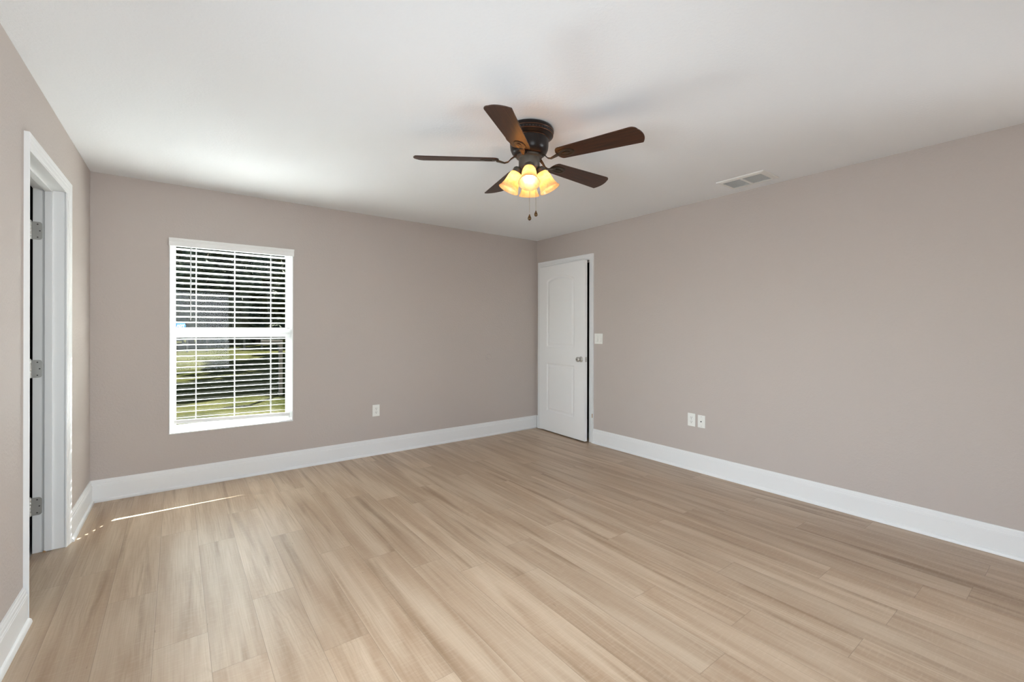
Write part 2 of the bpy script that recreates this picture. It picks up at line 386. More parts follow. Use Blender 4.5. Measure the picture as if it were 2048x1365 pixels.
wbox(bm, WR, DY0 - 0.004, DY0 + 0.012, 0, DZ, -0.125, 0.0); wbox(bm, WR, DY1 - 0.012, DY1 + 0.004, 0, DZ, -0.125, 0.0); wbox(bm, WR, DY0, DY1, DZ - 0.008, DZ + 0.004, -0.125, 0.0)
wbox(bm, WR, DY0 + 0.012, DY0 + 0.024, 0, DZ, -0.09, -0.055); wbox(bm, WR, DY1 - 0.024, DY1 - 0.012, 0, DZ, -0.09, -0.055); wbox(bm, WR, DY0, DY1, DZ - 0.02, DZ - 0.008, -0.09, -0.055)
obj('jamb', bm, M['white'], parent=t1)
bm = new(); wbox(bm, WR, DY0 - 0.0590, DY0 - 0.0490, 0.285, 0.330, 0.0186, 0.0192); obj('paint_chip', bm, M['chip'], parent=t1)
t2 = casing('trim_2', WLf, LY0 + 0.0, LY1 - 0.005, LZ - 0.004)
bm = new()
wbox(bm, WLf, LY0 - 0.012, LY0 + 0.0, 0, LZ + 0.004, -0.135, -0.0005); wbox(bm, WLf, LY1, LY1 + 0.012, 0, LZ + 0.004, -0.135, -0.0005); wbox(bm, WLf, LY0, LY1, LZ, LZ + 0.012, -0.135, -0.0005)
wbox(bm, WLf, LY1 - 0.011, LY1, 0.003, LZ, -0.086, -0.053); wbox(bm, WLf, LY0, LY0 + 0.011, 0, LZ, -0.086, -0.053); wbox(bm, WLf, LY0, LY1, LZ - 0.011, LZ, -0.086, -0.053)
obj('jamb', bm, M['white'], parent=t2, bevel=0.0015)
bm = new(); wbox(bm, WLf, LY1 - 0.013, LY1 - 0.008, 0.0, 0.008, -0.090, -0.080); obj('wood_chip', bm, M['chip'], parent=t2)

# ------------------------------------------------------------------ hinges, doors
def rounded_plate(bm, mtx, w, h, t, r=0.012, right_only=True, seg=6):
    pts = []
    cs = [(w - r, h / 2 - r, 0), (0, 0, 0)]
    def arc(cx, cy, a0):
        return [(cx + r * math.cos(a0 + k * PI / 2 / seg), cy + r * math.sin(a0 + k * PI / 2 / seg)) for k in range(seg + 1)]
    pts += [(0, -h / 2)] + arc(w - r, -h / 2 + r, -PI / 2) + arc(w - r, h / 2 - r, 0) + [(0, h / 2)]
    lo = [bm.verts.new(mtx @ Vector((x, y, 0))) for x, y in pts]; hi = [bm.verts.new(mtx @ Vector((x, y, t))) for x, y in pts]
    n = len(pts); bm.faces.new(lo[::-1]); bm.faces.new(hi)
    for i in range(n): bm.faces.new((lo[i], lo[(i + 1) % n], hi[(i + 1) % n], hi[i]))

# open closet door, hinged on the far jamb and swung out of the room
d2 = struct_root('door_2', (lx(LY1) - 0.145, LY1 - 0.002, 0))
bm = new(); mt = Matrix.Translation((lx(LY1) - 0.148, LY1 + 0.014, 0)) @ Matrix.Rotation(R(101), 4, 'Z')
box(bm, 0.0, 0.76, 0.0, 0.035, 0.012, 2.06, mt)
obj('door_leaf', bm, M['door'], parent=d2)
for zc in (1.842, 1.053, 0.268):
    bm = new()
    # plate on the jamb face: local x runs into the room (+X), y up, normal toward -Y
    mt = Matrix(((1, 0, 0, lx(LY1) - 0.137), (0, 0, -1, LY1), (0, 1, 0, zc), (0, 0, 0, 1)))
    rounded_plate(bm, mt, 0.041, 0.102, 0.0022, 0.014)
    hg = obj('hinge', bm, M['nickel'], parent=d2)
    bm = new()
    for k in range(5):
        lathe(bm, [(0.0062, zc - 0.051 + k * 0.0204), (0.0066, zc - 0.050 + k * 0.0204), (0.0066, zc - 0.0320 + k * 0.0204), (0.0062, zc - 0.0312 + k * 0.0204)], 14, Matrix.Translation((lx(LY1) - 0.1435, LY1 - 0.0065, 0)))
    lathe(bm, [(0.003, zc + 0.051), (0.0055, zc + 0.052), (0.0055, zc + 0.055), (0.002, zc + 0.058)], 14, Matrix.Translation((lx(LY1) - 0.1435, LY1 - 0.0065, 0)))
    obj('knuckle', bm, M['nickel'], parent=hg, smooth=40)
    for dx, dz in ((0.022, 0.037), (0.031, 0.0), (0.022, -0.037)):
        bm = new(); lathe(bm, [(0.0036, 0.0), (0.0036, 0.0006), (0.001, 0.0009)], 10, Matrix.Translation((lx(LY1) - 0.137 + dx, LY1 - 0.0022, zc + dz)) @ Matrix.Rotation(R(90), 4, 'X'))
        obj('screw', bm, M['slot'], parent=hg)

# white two panel door, standing slightly ajar
HX, HY = XR - 0.004, DY1 - 0.003
d1 = struct_root('door_1', (HX, HY, 0))
ANG = 3.0
DM = Matrix.Translation((HX, HY, 0)) @ Matrix.Rotation(R(-90 - ANG), 4, 'Z')   # local x runs along the leaf, local -y is the room side
DW, Dz0, Dz1, DT = 0.838, 0.014, 2.072, 0.035
# leaf: room face is a height field with two sunk and raised panels
def sd_panel(x, z):
    """signed distance inside (positive) the nearest panel outline"""
    best = -1.0
    x0p, x1p = 0.150, 0.655
    # top panel with a shallow arched head
    rise = 0.060; cx = (x0p + x1p) / 2; half = (x1p - x0p) / 2
    zt = 1.885 + rise * (1 - ((x - cx) / half) ** 2 if abs(x - cx) < half else 0)
    d_ = min(x - x0p, x1p - x, z - 1.070, (zt - z) * 0.96); best = max(best, d_)
    d_ = min(x - x0p, x1p - x, z - 0.262, 0.858 - z); best = max(best, d_)
    return best
def relief(d_):
    if d_ <= 0: return 0.0
    if d_ < 0.010: return 0.0075 * math.sin(d_ / 0.010 * PI / 2)
    if d_ < 0.020: return 0.0075
    if d_ < 0.045: return 0.0075 - 0.0055 * (0.5 - 0.5 * math.cos((d_ - 0.020) / 0.025 * PI))
    return 0.0020
bm = new(); nx, nz = 150, 330
yf = 0.0
grid = [[bm.verts.new(DM @ Vector((DW * i / nx, -DT + relief(sd_panel(DW * i / nx, Dz0 + (Dz1 - Dz0) * j / nz)), Dz0 + (Dz1 - Dz0) * j / nz))) for j in range(nz + 1)] for i in range(nx + 1)]
for i in range(nx):
    for j in range(nz): bm.faces.new((grid[i][j], grid[i + 1][j], grid[i + 1][j + 1], grid[i][j + 1]))
bk = [bm.verts.new(DM @ Vector((x, 0, z))) for x, z in ((0, Dz0), (DW, Dz0), (DW, Dz1), (0, Dz1))]
bm.faces.new(bk)
bm.faces.new([grid[i][0] for i in range(nx, -1, -1)] + [bk[0], bk[1]])
bm.faces.new([grid[i][nz] for i in range(nx + 1)] + [bk[2], bk[3]])
bm.faces.new([grid[0][j] for j in range(nz + 1)] + [bk[3], bk[0]])
bm.faces.new([grid[nx][j] for j in range(nz, -1, -1)] + [bk[1], bk[2]])
obj('door_leaf', bm, M['door'], parent=d1, smooth=45)
kz, kx = 0.942, DW - 0.062
bm = new(); KM = DM @ Matrix.Translation((kx, -DT, kz)) @ Matrix.Rotation(R(90), 4, 'X')
lathe(bm, [(0.032, 0.0), (0.032, 0.003), (0.029, 0.007), (0.018, 0.010), (0.0125, 0.014), (0.0115, 0.028), (0.014, 0.033), (0.023, 0.038), (0.0275, 0.046), (0.0275, 0.054), (0.024, 0.061), (0.015, 0.065), (0.004, 0.0655)], 32, KM)
kn = obj('door_knob', bm, M['nickel'], parent=d1, smooth=40)
bm = new(); lathe(bm, [(0.0055, 0.0655), (0.0055, 0.0670), (0.003, 0.0672)], 16, KM); obj('knob_button', bm, M['slot'], parent=kn)
bm = new(); box(bm, DW, DW + 0.0015, -0.030, -0.005, kz - 0.028, kz + 0.028, DM); lp = obj('latch_plate', bm, M['nickel'], parent=d1)
bm = new(); box(bm, DW + 0.0015, DW + 0.010, -0.024, -0.011, kz - 0.008, kz + 0.008, DM); obj('latch_bolt', bm, M['nickel'], parent=lp, bevel=0.002)
for zc in (1.825, 1.058, 0.284):
    bm = new(); PX = Vector((XR - 0.013, DY1 - 0.011, 0))
    lathe(bm, [(0.0062, zc - 0.045), (0.0072, zc - 0.044), (0.0072, zc + 0.044), (0.0062, zc + 0.045)], 14, Matrix.Translation(PX))
    lathe(bm, [(0.004, zc + 0.045), (0.006, zc + 0.046), (0.002, zc + 0.051)], 12, Matrix.Translation(PX))
    box(bm, XR - 0.0145, XR - 0.0105, DY1 - 0.018, DY1 - 0.0015, zc - 0.044, zc + 0.044)
    obj('hinge', bm, M['nickel'], parent=d1, smooth=40)

# ------------------------------------------------------------------ window
w1 = struct_root('window_1', (0.4, YB, WZ0))
bm = new(); th = 0.007       # liner boards, standing 5 mm proud of the wall
wbox(bm, WB, WX0, WX0 + th, WZ0, WZ1, -0.10, 0.005); wbox(bm, WB, WX1 - th, WX1, WZ0, WZ1, -0.10, 0.005); wbox(bm, WB, WX0 + th, WX1 - th, WZ1 - th, WZ1, -0.10, 0.005)
obj('window_reveal', bm, M['white'], parent=w1, bevel=0.002)
bm = new(); wbox(bm, WB, WX0 - 0.001, WX1 + 0.001, WZ0 - 0.008, WZ0 + 0.002, -0.10, 0.006); obj('window_sill', bm, M['white'], parent=w1, bevel=0.003)
GY = -0.085
def frame(bm, x0, x1, z0, z1, w, n0, n1, wb=None, wt=None):
    wb = wb or w; wt = wt or w
    wbox(bm, WB, x0, x0 + w, z0, z1, n0, n1); wbox(bm, WB, x1 - w, x1, z0, z1, n0, n1)
    wbox(bm, WB, x0 + w, x1 - w, z0, z0 + wb, n0, n1); wbox(bm, WB, x0 + w, x1 - w, z1 - wt, z1, n0, n1)
bm = new(); frame(bm, WX0, WX1, WZ0 + 0.014, WZ1, 0.024, -0.150, -0.060, wb=0.020)
obj('window_frame', bm, M['vinyl'], parent=w1, bevel=0.002)
bm = new(); frame(bm, WX0 + 0.024, WX1 - 0.024, 1.232, 1.982, 0.018, -0.130, -0.105, wb=0.050)
up = obj('upper_sash', bm, M['vinyl'], parent=w1, bevel=0.002)
bm = new(); wbox(bm, WB, WX0 + 0.04, WX1 - 0.04, 1.26, 1.975, -0.119, -0.116); obj('window_pane', bm, M['glass'], parent=up)
bm = new(); frame(bm, WX0 + 0.024, WX1 - 0.024, WZ0 + 0.028, 1.272, 0.022, -0.098, -0.068, wb=0.019, wt=0.060)
lo_ = obj('lower_sash', bm, M['vinyl'], parent=w1, bevel=0.002)
bm = new(); wbox(bm, WB, WX0 + 0.05, WX1 - 0.05, 0.485, 1.24, -0.086, -0.083); obj('window_pane', bm, M['glass'], parent=lo_)

# round security sticker on the upper pane
st = thing('window_sticker', WB(0.031, 1.305, -0.1150), 'round blue sticker with white lettering on lower left corner of upper pane', 'sticker')
bm = new(); lathe(bm, [(0.034, 0.0), (0.034, 0.0004)], 40, Matrix.Translation(WB(0.031, 1.307, -0.1155)) @ Matrix.Rotation(R(90), 4, 'X')); obj('sticker_disc', bm, M['sticker_blue'], parent=st)
cu = bpy.data.curves.new('lettering', 'FONT'); cu.body = 'ADT'; cu.size = 0.026; cu.align_x = 'CENTER'; cu.align_y = 'CENTER'; cu.extrude = 0.0002; cu.offset = 0.0008
to = bpy.data.objects.new('sticker_lettering', cu); COL.objects.link(to); cu.materials.append(M['sticker_white'])
cu.resolution_u = 4
me_t = bpy.data.meshes.new_from_object(to); COL.objects.unlink(to); to = bpy.data.objects.new('sticker_lettering', me_t); COL.objects.link(to)
to.matrix_basis = Matrix.Translation(WB(0.031, 1.307, -0.1146)) @ Matrix.Rotation(R(90), 4, 'X'); to.parent = st; to.matrix_parent_inverse = world_of(st).inverted()

# ------------------------------------------------------------------ blind
bl = thing('window_blind', WB(0.41, 1.93, -0.03), 'white horizontal slatted blind hanging open inside the window', 'window blind')
SX0, SX1 = -0.015, 0.838
bm = new(); VP = [(-0.002, 0.0), (0.010, 0.0), (0.011, 0.034), (0.014, 0.037), (0.014, 0.041), (0.019, 0.048), (0.019, 0.052), (0.022, 0.055), (0.022, 0.061), (-0.002, 0.061)]
strip(bm, [[WB(-0.046 , 1.948 + z, n + 0.006) for n, z in VP], [WB(0.864, 1.948 + z, n + 0.006) for n, z in VP]])
obj('valance', bm, M['rail_grey'], parent=bl, smooth=30)
bm = new(); wbox(bm, WB, SX0, SX1, 1.952, 1.990, -0.052, -0.004); obj('head_rail', bm, M['rail_grey'], parent=bl)
bm = new(); tilt = math.tan(R(8.8)); sp_ = 0.0457; NS = 31
zb_l, zb_r = 0.514, 0.486       # the bottom rail hangs lower at its right end
for k in range(NS):
    z = 1.930 - k * sp_
    low = max(0.0, (k - 25) / 6.0)                     # last slats take up the slope of the rail
    prof = []
    for s in range(7):
        q = -1 + 2 * s / 6.0; prof.append((-0.030 + 0.025 * q, 0.025 * q * tilt + 0.0018 * (1 - q * q)))
    pr = [(n, dz + 0.0011) for n, dz in prof] + [(n, dz - 0.0011) for n, dz in prof[::-1]]
    dl, dr = 0.0, 0.0
    dr = -0.022 * low ** 1.5
    wob = random.uniform(-0.0008, 0.0008)
    strip(bm, [[WB(SX0, z + dz + dl + wob, n) for n, dz in pr], [WB(SX1, z + dz + dr + wob, n) for n, dz in pr]])
obj('slats', bm, M['slat'], parent=bl, smooth=40)
bm = new()
v = [WB(x, zb + dz, n) for x, zb in ((SX0, zb_l), (SX1, zb_r)) for dz in (0, 0.030) for n in (-0.042, -0.012)]
v = [bm.verts.new(p) for p in v]
for f in ((0, 1, 3, 2), (4, 6, 7, 5), (0, 4, 5, 1), (2, 3, 7, 6), (0, 2, 6, 4), (1, 5, 7, 3)): bm.faces.new([v[i] for i in f])
obj('bottom_rail', bm, M['rail_grey'], parent=bl, bevel=0.003)
for x in (0.132, 0.405, 0.684):
    bm = new(); t_ = (x - SX0) / (SX1 - SX0); zb = zb_l + (zb_r - zb_l) * t_ + 0.03
    for n in (-0.0035, -0.0565): wbox(bm, WB, x - 0.0014, x + 0.0014, zb, 1.955, n - 0.0006, n + 0.0006)
    wbox(bm, WB, x + 0.003, x + 0.0045, zb, 1.955, -0.0308, -0.0294)
    obj('ladder_cord', bm, M['slat'], parent=bl)
bm = new(); tube(bm, [WB(0.096, 1.955, 0.004), WB(0.096, 1.62, 0.006), WB(0.095, 1.352, 0.007)], 0.0042, 8); obj('tilt_wand', bm, M['wand'], parent=bl)

# ------------------------------------------------------------------ wall plates
def plate(W, u, z, w, h, name, label, cat, group=None, t=0.006):
    r_ = thing(name, W(u, z, 0), label, cat, group)
    bm = new(); wbox(bm, W, u - w / 2, u + w / 2, z - h / 2, z + h / 2, 0, t)
    obj('cover_plate', bm, M['plate'], parent=r_, bevel=0.0025); return r_
def disc(bm, W, u, z, r_, n0, n1, sx=1.0, sz=1.0, seg=24, flat=None):
    def pt(i, n):
        a = 2 * PI * i / seg; x, y = r_ * math.cos(a) * sx, r_ * math.sin(a) * sz
        if flat is not None: y = max(-flat, min(flat, y))
        return W(u + x, z + y, n)
    lo = [bm.verts.new(pt(i, n0)) for i in range(seg)]; hi = [bm.verts.new(pt(i, n1)) for i in range(seg)]
    bm.faces.new(lo); bm.faces.new(hi[::-1])
    for i in range(seg): bm.faces.new((lo[i], lo[(i + 1) % seg], hi[(i + 1) % seg], hi[i]))
def outlet(W, u, z, label):
    r_ = plate(W, u, z, 0.074, 0.118, 'wall_outlet', label, 'outlet')
    for dz in (0.0195, -0.0195):
        bm = new(); disc(bm, W, u, z + dz, 0.0172, 0.006, 0.0082, flat=0.0145); rc = obj('receptacle', bm, M['plate'], parent=r_, bevel=0.0008)
        bm = new(); wbox(bm, W, u - 0.0080, u - 0.0054, z + dz - 0.001, z + dz + 0.0085, 0.0080, 0.0085); wbox(bm, W, u + 0.0054, u + 0.0080, z + dz, z + dz + 0.0080, 0.0080, 0.0085)
        disc(bm, W, u, z + dz - 0.0075, 0.0030, 0.0080, 0.0085, seg=12)
        obj('outlet_slots', bm, M['slot'], parent=rc)
    bm = new(); disc(bm, W, u, z, 0.003, 0.006, 0.0072, seg=12); obj('screw', bm, M['seam'], parent=r_)
outlet(WB, 1.637, 0.451, 'white duplex outlet on the darker far wall right of the window')
outlet(WR, 2.293, 0.459, 'white duplex outlet on the right wall, left of the cable plate')
cp = plate(WR, 2.196, 0.457, 0.070, 0.113, 'cable_plate', 'white cable jack plate with one dark centre hole, on the right wall', 'cable outlet')
bm = new(); disc(bm, WR, 2.196, 0.457, 0.0085, 0.006, 0.0078, seg=6); nut = obj('jack_nut', bm, M['plate'], parent=cp)
bm = new(); disc(bm, WR, 2.196, 0.457, 0.0052, 0.0078, 0.013, seg=14); obj('coax_jack', bm, M['jack'], parent=cp)
for dz in (0.042, -0.042):
    bm = new(); disc(bm, WR, 2.196, 0.457 + dz, 0.003, 0.006, 0.0072, seg=12); obj('screw', bm, M['seam'], parent=cp)
sw = plate(WR, 3.422, 1.180, 0.118, 0.116, 'light_switch', 'white double rocker light switch beside the slightly ajar white door', 'light switch')
for dy in (0.023, -0.023):
    bm = new(); wbox(bm, WR, 3.422 + dy - 0.0175, 3.422 + dy + 0.0175, 1.180 - 0.034, 1.180 + 0.034, 0.006, 0.0066); fr_ = obj('switch_bezel', bm, M['seam'], parent=sw)
    bm = new(); v = []
    for uu in (-0.0165, 0.0165):
        for (zz, nn) in ((-0.033, 0.0115), (0.0, 0.0080), (0.033, 0.0075)):
            v.append((uu, zz, nn))
    P = [[WR(3.422 + dy + uu, 1.180 + zz, nn) for (zz, nn) in ((-0.033, 0.006), (-0.033, 0.0115), (0.0, 0.0080), (0.033, 0.0072), (0.033, 0.006))] for uu in (-0.0165, 0.0165)]
    strip(bm, P); obj('rocker', bm, M['plate'], parent=fr_)
# painted-over round door bumper
wbp = thing('wall_bumper', WB(3.018, 0.945, 0), 'small round door bumper painted the same grey-beige as the far wall', 'door bumper')
bm = new(); lathe(bm, [(0.040, 0.0), (0.040, 0.003), (0.037, 0.006), (0.030, 0.0065), (0.022, 0.004), (0.010, 0.003)], 40, Matrix.Translation(WB(3.018, 0.945, 0)) @ Matrix.Rotation(R(90), 4, 'X'))
obj('bumper_disc', bm, M['wall'], parent=wbp, smooth=30)

# ------------------------------------------------------------------ ceiling register
VX0, VX1, VY0, VY1 = 3.392, 3.646, 1.498, 1.854
vt = thing('ceiling_vent', ((VX0 + VX1) / 2, (VY0 + VY1) / 2, H), 'white metal two-section air register in the ceiling near the right wall', 'ceiling vent')
def frame_z(bm, x0, x1, y0, y1, w, z0, z1):
    box(bm, x0, x0 + w, y0, y1, z0, z1); box(bm, x1 - w, x1, y0, y1, z0, z1); box(bm, x0 + w, x1 - w, y0, y0 + w, z0, z1); box(bm, x0 + w, x1 - w, y1 - w, y1, z0, z1)
bm = new(); e_ = 0.032
# sloping flange ring: outer edge thin, inner lip deeper
ring = lambda ins, z: [(VX0 + ins, VY0 + ins, z), (VX1 - ins, VY0 + ins, z), (VX1 - ins, VY1 - ins, z), (VX0 + ins, VY1 - ins, z)]
rs = [ring(0, H), ring(0, H - 0.004), ring(0.006, H - 0.008), ring(e_, H - 0.012), ring(e_ + 0.002, H - 0.012), ring(e_ + 0.002, H)]
rr = [[bm.verts.new(p) for p in r_] for r_ in rs]
for a, c in zip(rr, rr[1:]):
    for k in range(4): bm.faces.new((a[k], a[(k + 1) % 4], c[(k + 1) % 4], c[k]))
obj('vent_frame', bm, M['vent'], parent=vt)
bm = new(); ym = (VY0 + VY1) / 2; box(bm, VX0 + e_, VX1 - e_, ym - 0.010, ym + 0.010, H - 0.014, H - 0.002); obj('centre_bar', bm, M['vent'], parent=vt, bevel=0.001)
bm = new(); box(bm, VX0 + e_, VX1 - e_, VY0 + e_, VY1 - e_, H - 0.0015, H - 0.0005); obj('duct_shadow', bm, M['slot'], parent=vt)
for (a, c) in ((VY0 + e_ + 0.002, ym - 0.010), (ym + 0.010, VY1 - e_ - 0.002)):
    bm = new(); nl = 15
    for k in range(nl):
        xc = VX0 + e_ + 0.008 + k * (VX1 - VX0 - 2 * e_ - 0.016) / (nl - 1)
        mt = Matrix.Translation((xc, 0, H - 0.0075)) @ Matrix.Rotation(R(-40), 4, 'Y')
        box(bm, -0.0052, 0.0052, a, c, -0.0006, 0.0006, mt)
    obj('louvers', bm, M['vent'], parent=vt)

# ------------------------------------------------------------------ ceiling fan
FX, FY = 1.630, 2.010
fan = thing('ceiling_fan', (FX, FY, H), 'dark bronze five-blade flush ceiling fan with four lit amber glass shades', 'ceiling fan')
TF = Matrix.Translation((FX, FY, 0))
bm = new()
lathe(bm, [(0.130, H), (0.136, H - 0.004), (0.1415, H - 0.014), (0.1415, H - 0.024), (0.1395, H - 0.027), (0.1375, H - 0.030), (0.1375, H - 0.042), (0.135, H - 0.046), (0.122, H - 0.054), (0.112, H - 0.060)], 72, TF)
cn = obj('canopy', bm, M['bronze'], parent=fan, smooth=30)
bm = new()
for (r_, z) in ((0.1400, H - 0.0255), (0.1368, H - 0.0445), (0.1135, H - 0.0640)):
    pr = [(r_ + 0.0014 * math.cos(a), z + 0.0014 * math.sin(a)) for a in [k * PI / 4 for k in range(8)]]
    lathe(bm, pr + [pr[0]], 72, TF, False, False)
obj('rubbed_edge', bm, M['copper_edge'], parent=cn, smooth=True)
bm = new()   # small ventilation slots round the canopy
for k in range(48):
    a = 2 * PI * k / 48; mt = TF @ Matrix.Rotation(a, 4, 'Z') @ Matrix.Translation((0.1378, 0, H - 0.036))
    box(bm, -0.0006, 0.0006, -0.0045, 0.0045, -0.003, 0.003, mt)
obj('canopy_slots', bm, M['jack'], parent=cn)
bm = new()
lathe(bm, [(0.110, H - 0.058), (0.1125, H - 0.066), (0.1115, H - 0.072), (0.1110, H - 0.100), (0.108, H - 0.122), (0.100, H - 0.140), (0.090, H - 0.150), (0.078, H - 0.156), (0.060, H - 0.158)], 72, TF)
obj('motor_housing', bm, M['bronze'], parent=fan, smooth=40)
bm = new()
lathe(bm, [(0.074, H - 0.152), (0.074, H - 0.166), (0.062, H - 0.170), (0.0605, H - 0.172), (0.0605, H - 0.222), (0.057, H - 0.228), (0.050, H - 0.234), (0.048, H - 0.262), (0.040, H - 0.272), (0.018, H - 0.278), (0.010, H - 0.290), (0.004, H - 0.294)], 56, TF)
hub = obj('light_kit', bm, M['socket'], parent=fan, smooth=35)

# blades
ZB = 2.258
def blade_outline():
    r0, r1, w0, w1 = 0.175, 0.662, 0.052, 0.071
    pts = []
    for k in range(9):                                   # rounded root
        a = PI / 2 + PI * k / 8; pts.append((r0 + 0.030 + 0.030 * math.cos(a), w0 * math.sin(a)))
    ra, rb, drop = 0.036, 0.009, 0.016                   # generous curve on one corner, tight on the other
    for k in range(9):
        a = -PI / 2 + (PI / 2 - 0.18) * k / 8; pts.append((r1 - drop - ra + ra * math.cos(a), -w1 + ra + ra * math.sin(a)))
    y0, y1 = -w1 + ra * 0.80, w1 - rb * 0.8; ym, hf = (y0 + y1) / 2, (y1 - y0) / 2
    for k in range(1, 10):
        y = y0 + (y1 - y0) * k / 10.0; q = (y - ym) / hf; pts.append((r1 - drop + drop * (1 - q * q) * 0.9, y))
    for k in range(5):
        a = 0.25 + (PI / 2 - 0.25) * k / 4; pts.append((r1 - drop - rb + rb * math.cos(a), w1 - rb + rb * math.sin(a)))
    return pts
BO = blade_outline()
BLM = Matrix.Rotation(R(-12.0), 4, 'X')
def make_blade(th):
    base = TF @ Matrix.Translation((0, 0, ZB)) @ Matrix.Rotation(th, 4, 'Z')
    bm = new(); th_ = 0.0055
    lo = [bm.verts.new(Vector((x, y, 0))) for x, y in BO]; hi = [bm.verts.new(Vector((x, y, th_))) for x, y in BO]; n = len(BO)
    bm.faces.new(lo[::-1]); bm.faces.new(hi)
    for i in range(n): bm.faces.new((lo[i], lo[(i + 1) % n], hi[(i + 1) % n], hi[i]))
    bmesh.ops.recalc_face_normals(bm, faces=bm.faces[:])
    me = bpy.data.meshes.new('blade'); bm.to_mesh(me); bm.free(); me.materials.append(M['blade'])
    o = bpy.data.objects.new('blade', me); COL.objects.link(o); o.parent = fan; o.matrix_parent_inverse = world_of(fan).inverted()
    o.matrix_basis = base @ BLM
    md = o.modifiers.new('bevel', 'BEVEL'); md.width = 0.0015; md.segments = 2; md.limit_method = 'ANGLE'
    BM = base @ BLM
    # iron: curved arm from the motor, then a tongue plate with an oval ring under the blade root
    bm = new()
    P0 = [Vector((0.058, 0, 0.030)), Vector((0.085, 0, 0.022)), Vector((0.105, 0, 0.008)), Vector((0.122, 0, -0.010)), Vector((0.142, 0, -0.016)), Vector((0.165, 0, -0.010)), Vector((0.190, 0, -0.004))]
    ww = [0.020, 0.014, 0.010, 0.009, 0.010, 0.014, 0.018]
    rings = [[base @ (p + Vector((0, s * w, dz))) for s, dz in ((-1, 0.0015), (-0.6, -0.0035), (0.6, -0.0035), (1, 0.0015), (0.6, 0.0035), (-0.6, 0.0035))] for p, w in zip(P0, ww)]
    strip(bm, rings)
    # tongue plate
    seg = 28
    def ell(cx, a, b_, z): return [BM @ Vector((cx + a * math.cos(2 * PI * k / seg), b_ * math.sin(2 * PI * k / seg), z)) for k in range(seg)]
    strip(bm, [ell(0.232, 0.052, 0.033, -0.0003), ell(0.232, 0.052, 0.033, -0.0028), ell(0.232, 0.049, 0.030, -0.0040), ell(0.232, 0.040, 0.022, -0.0040), ell(0.232, 0.036, 0.018, -0.0020)])
    strip(bm, [ell(0.236, 0.022, 0.009, -0.0015), ell(0.236, 0.022, 0.009, -0.0048), ell(0.236, 0.019, 0.006, -0.0056)])
    ir = obj('blade_iron', bm, M['arm'], parent=o, smooth=35)
for k in range(5): make_blade(R(2 + 72 * k))

# shades on the light kit
view = math.atan2(-FY, -FX)
for k in range(4):
    a = view + PI / 2 * k
    sM = TF @ Matrix.Translation((0, 0, H - 0.232)) @ Matrix.Rotation(a, 4, 'Z')
    tiltM = Matrix.Rotation(R(-26), 4, 'Y')       # leans the bell's mouth outward
    J = sM @ Matrix.Translation((0.062, 0, 0.0)) @ tiltM        # local -z points out of the mouth
    bm = new()
    lathe(bm, [(0.010, 0.012), (0.022, 0.008), (0.0285, 0.000), (0.0295, -0.010), (0.0295, -0.024), (0.027, -0.026)], 32, J)
    tube(bm, [sM @ Vector((0.030, 0, -0.004)), sM @ Vector((0.052, 0, 0.006)), J @ Vector((0, 0, 0.004))], 0.010, 10)
    fit = obj('shade_fitter', bm, M['socket'], parent=fan, smooth=40)
    bm = new()
    outp = [(0.0255, -0.018), (0.0310, -0.024), (0.0365, -0.036), (0.0400, -0.052), (0.0425, -0.072), (0.0450, -0.090), (0.0485, -0.103), (0.0510, -0.109), (0.0512, -0.113), (0.0555, -0.120), (0.0605, -0.128), (0.0615, -0.131)]
    inp = [(r_ - 0.003, z) for r_, z in outp[::-1]]
    lathe(bm, outp + inp, 48, J, False, False)
    sh = obj('lamp_shade', bm, M['shade'], parent=fan, smooth=True)
    bm = new()
    lathe(bm, [(0.011, -0.020), (0.012, -0.034), (0.017, -0.046), (0.0225, -0.058), (0.0245, -0.070), (0.0225, -0.082), (0.016, -0.091), (0.006, -0.0955)], 24, J)
    obj('light_bulb', bm, M['bulb'], parent=fit, smooth=True)
# pull chains
rt = Vector((math.cos(YAW), -math.sin(YAW), 0))
for s, zend in ((-0.001, 1.905), (0.052, 1.940)):
    c_ = Vector((FX, FY, 0)) + rt * s + Vector((-0.02 if s < 0 else 0.0, -0.03 if s < 0 else 0.02, 0))
    bm = new()
    tube(bm, [c_ + Vector((0, 0, 2.215 if s > 0 else 2.170)), c_ + Vector((0, 0, zend + 0.03))], 0.0011, 6)
    z = zend + 0.032
    while z < 2.165:
        lathe(bm, [(0.0003, -0.0016), (0.0016, 0), (0.0003, 0.0016)], 6, Matrix.Translation((c_.x, c_.y, z))); z += 0.0055
    ch = obj('pull_chain', bm, M['chain'], parent=fan)
    bm = new(); lathe(bm, [(0.002, 0.034), (0.0035, 0.033), (0.003, 0.029), (0.005, 0.026), (0.0095, 0.016), (0.0105, 0.010), (0.009, 0.004), (0.004, 0.0), (0.001, -0.001)], 20, Matrix.Translation((c_.x, c_.y, zend)))
    obj('chain_fob', bm, M['fob'], parent=ch, smooth=True)

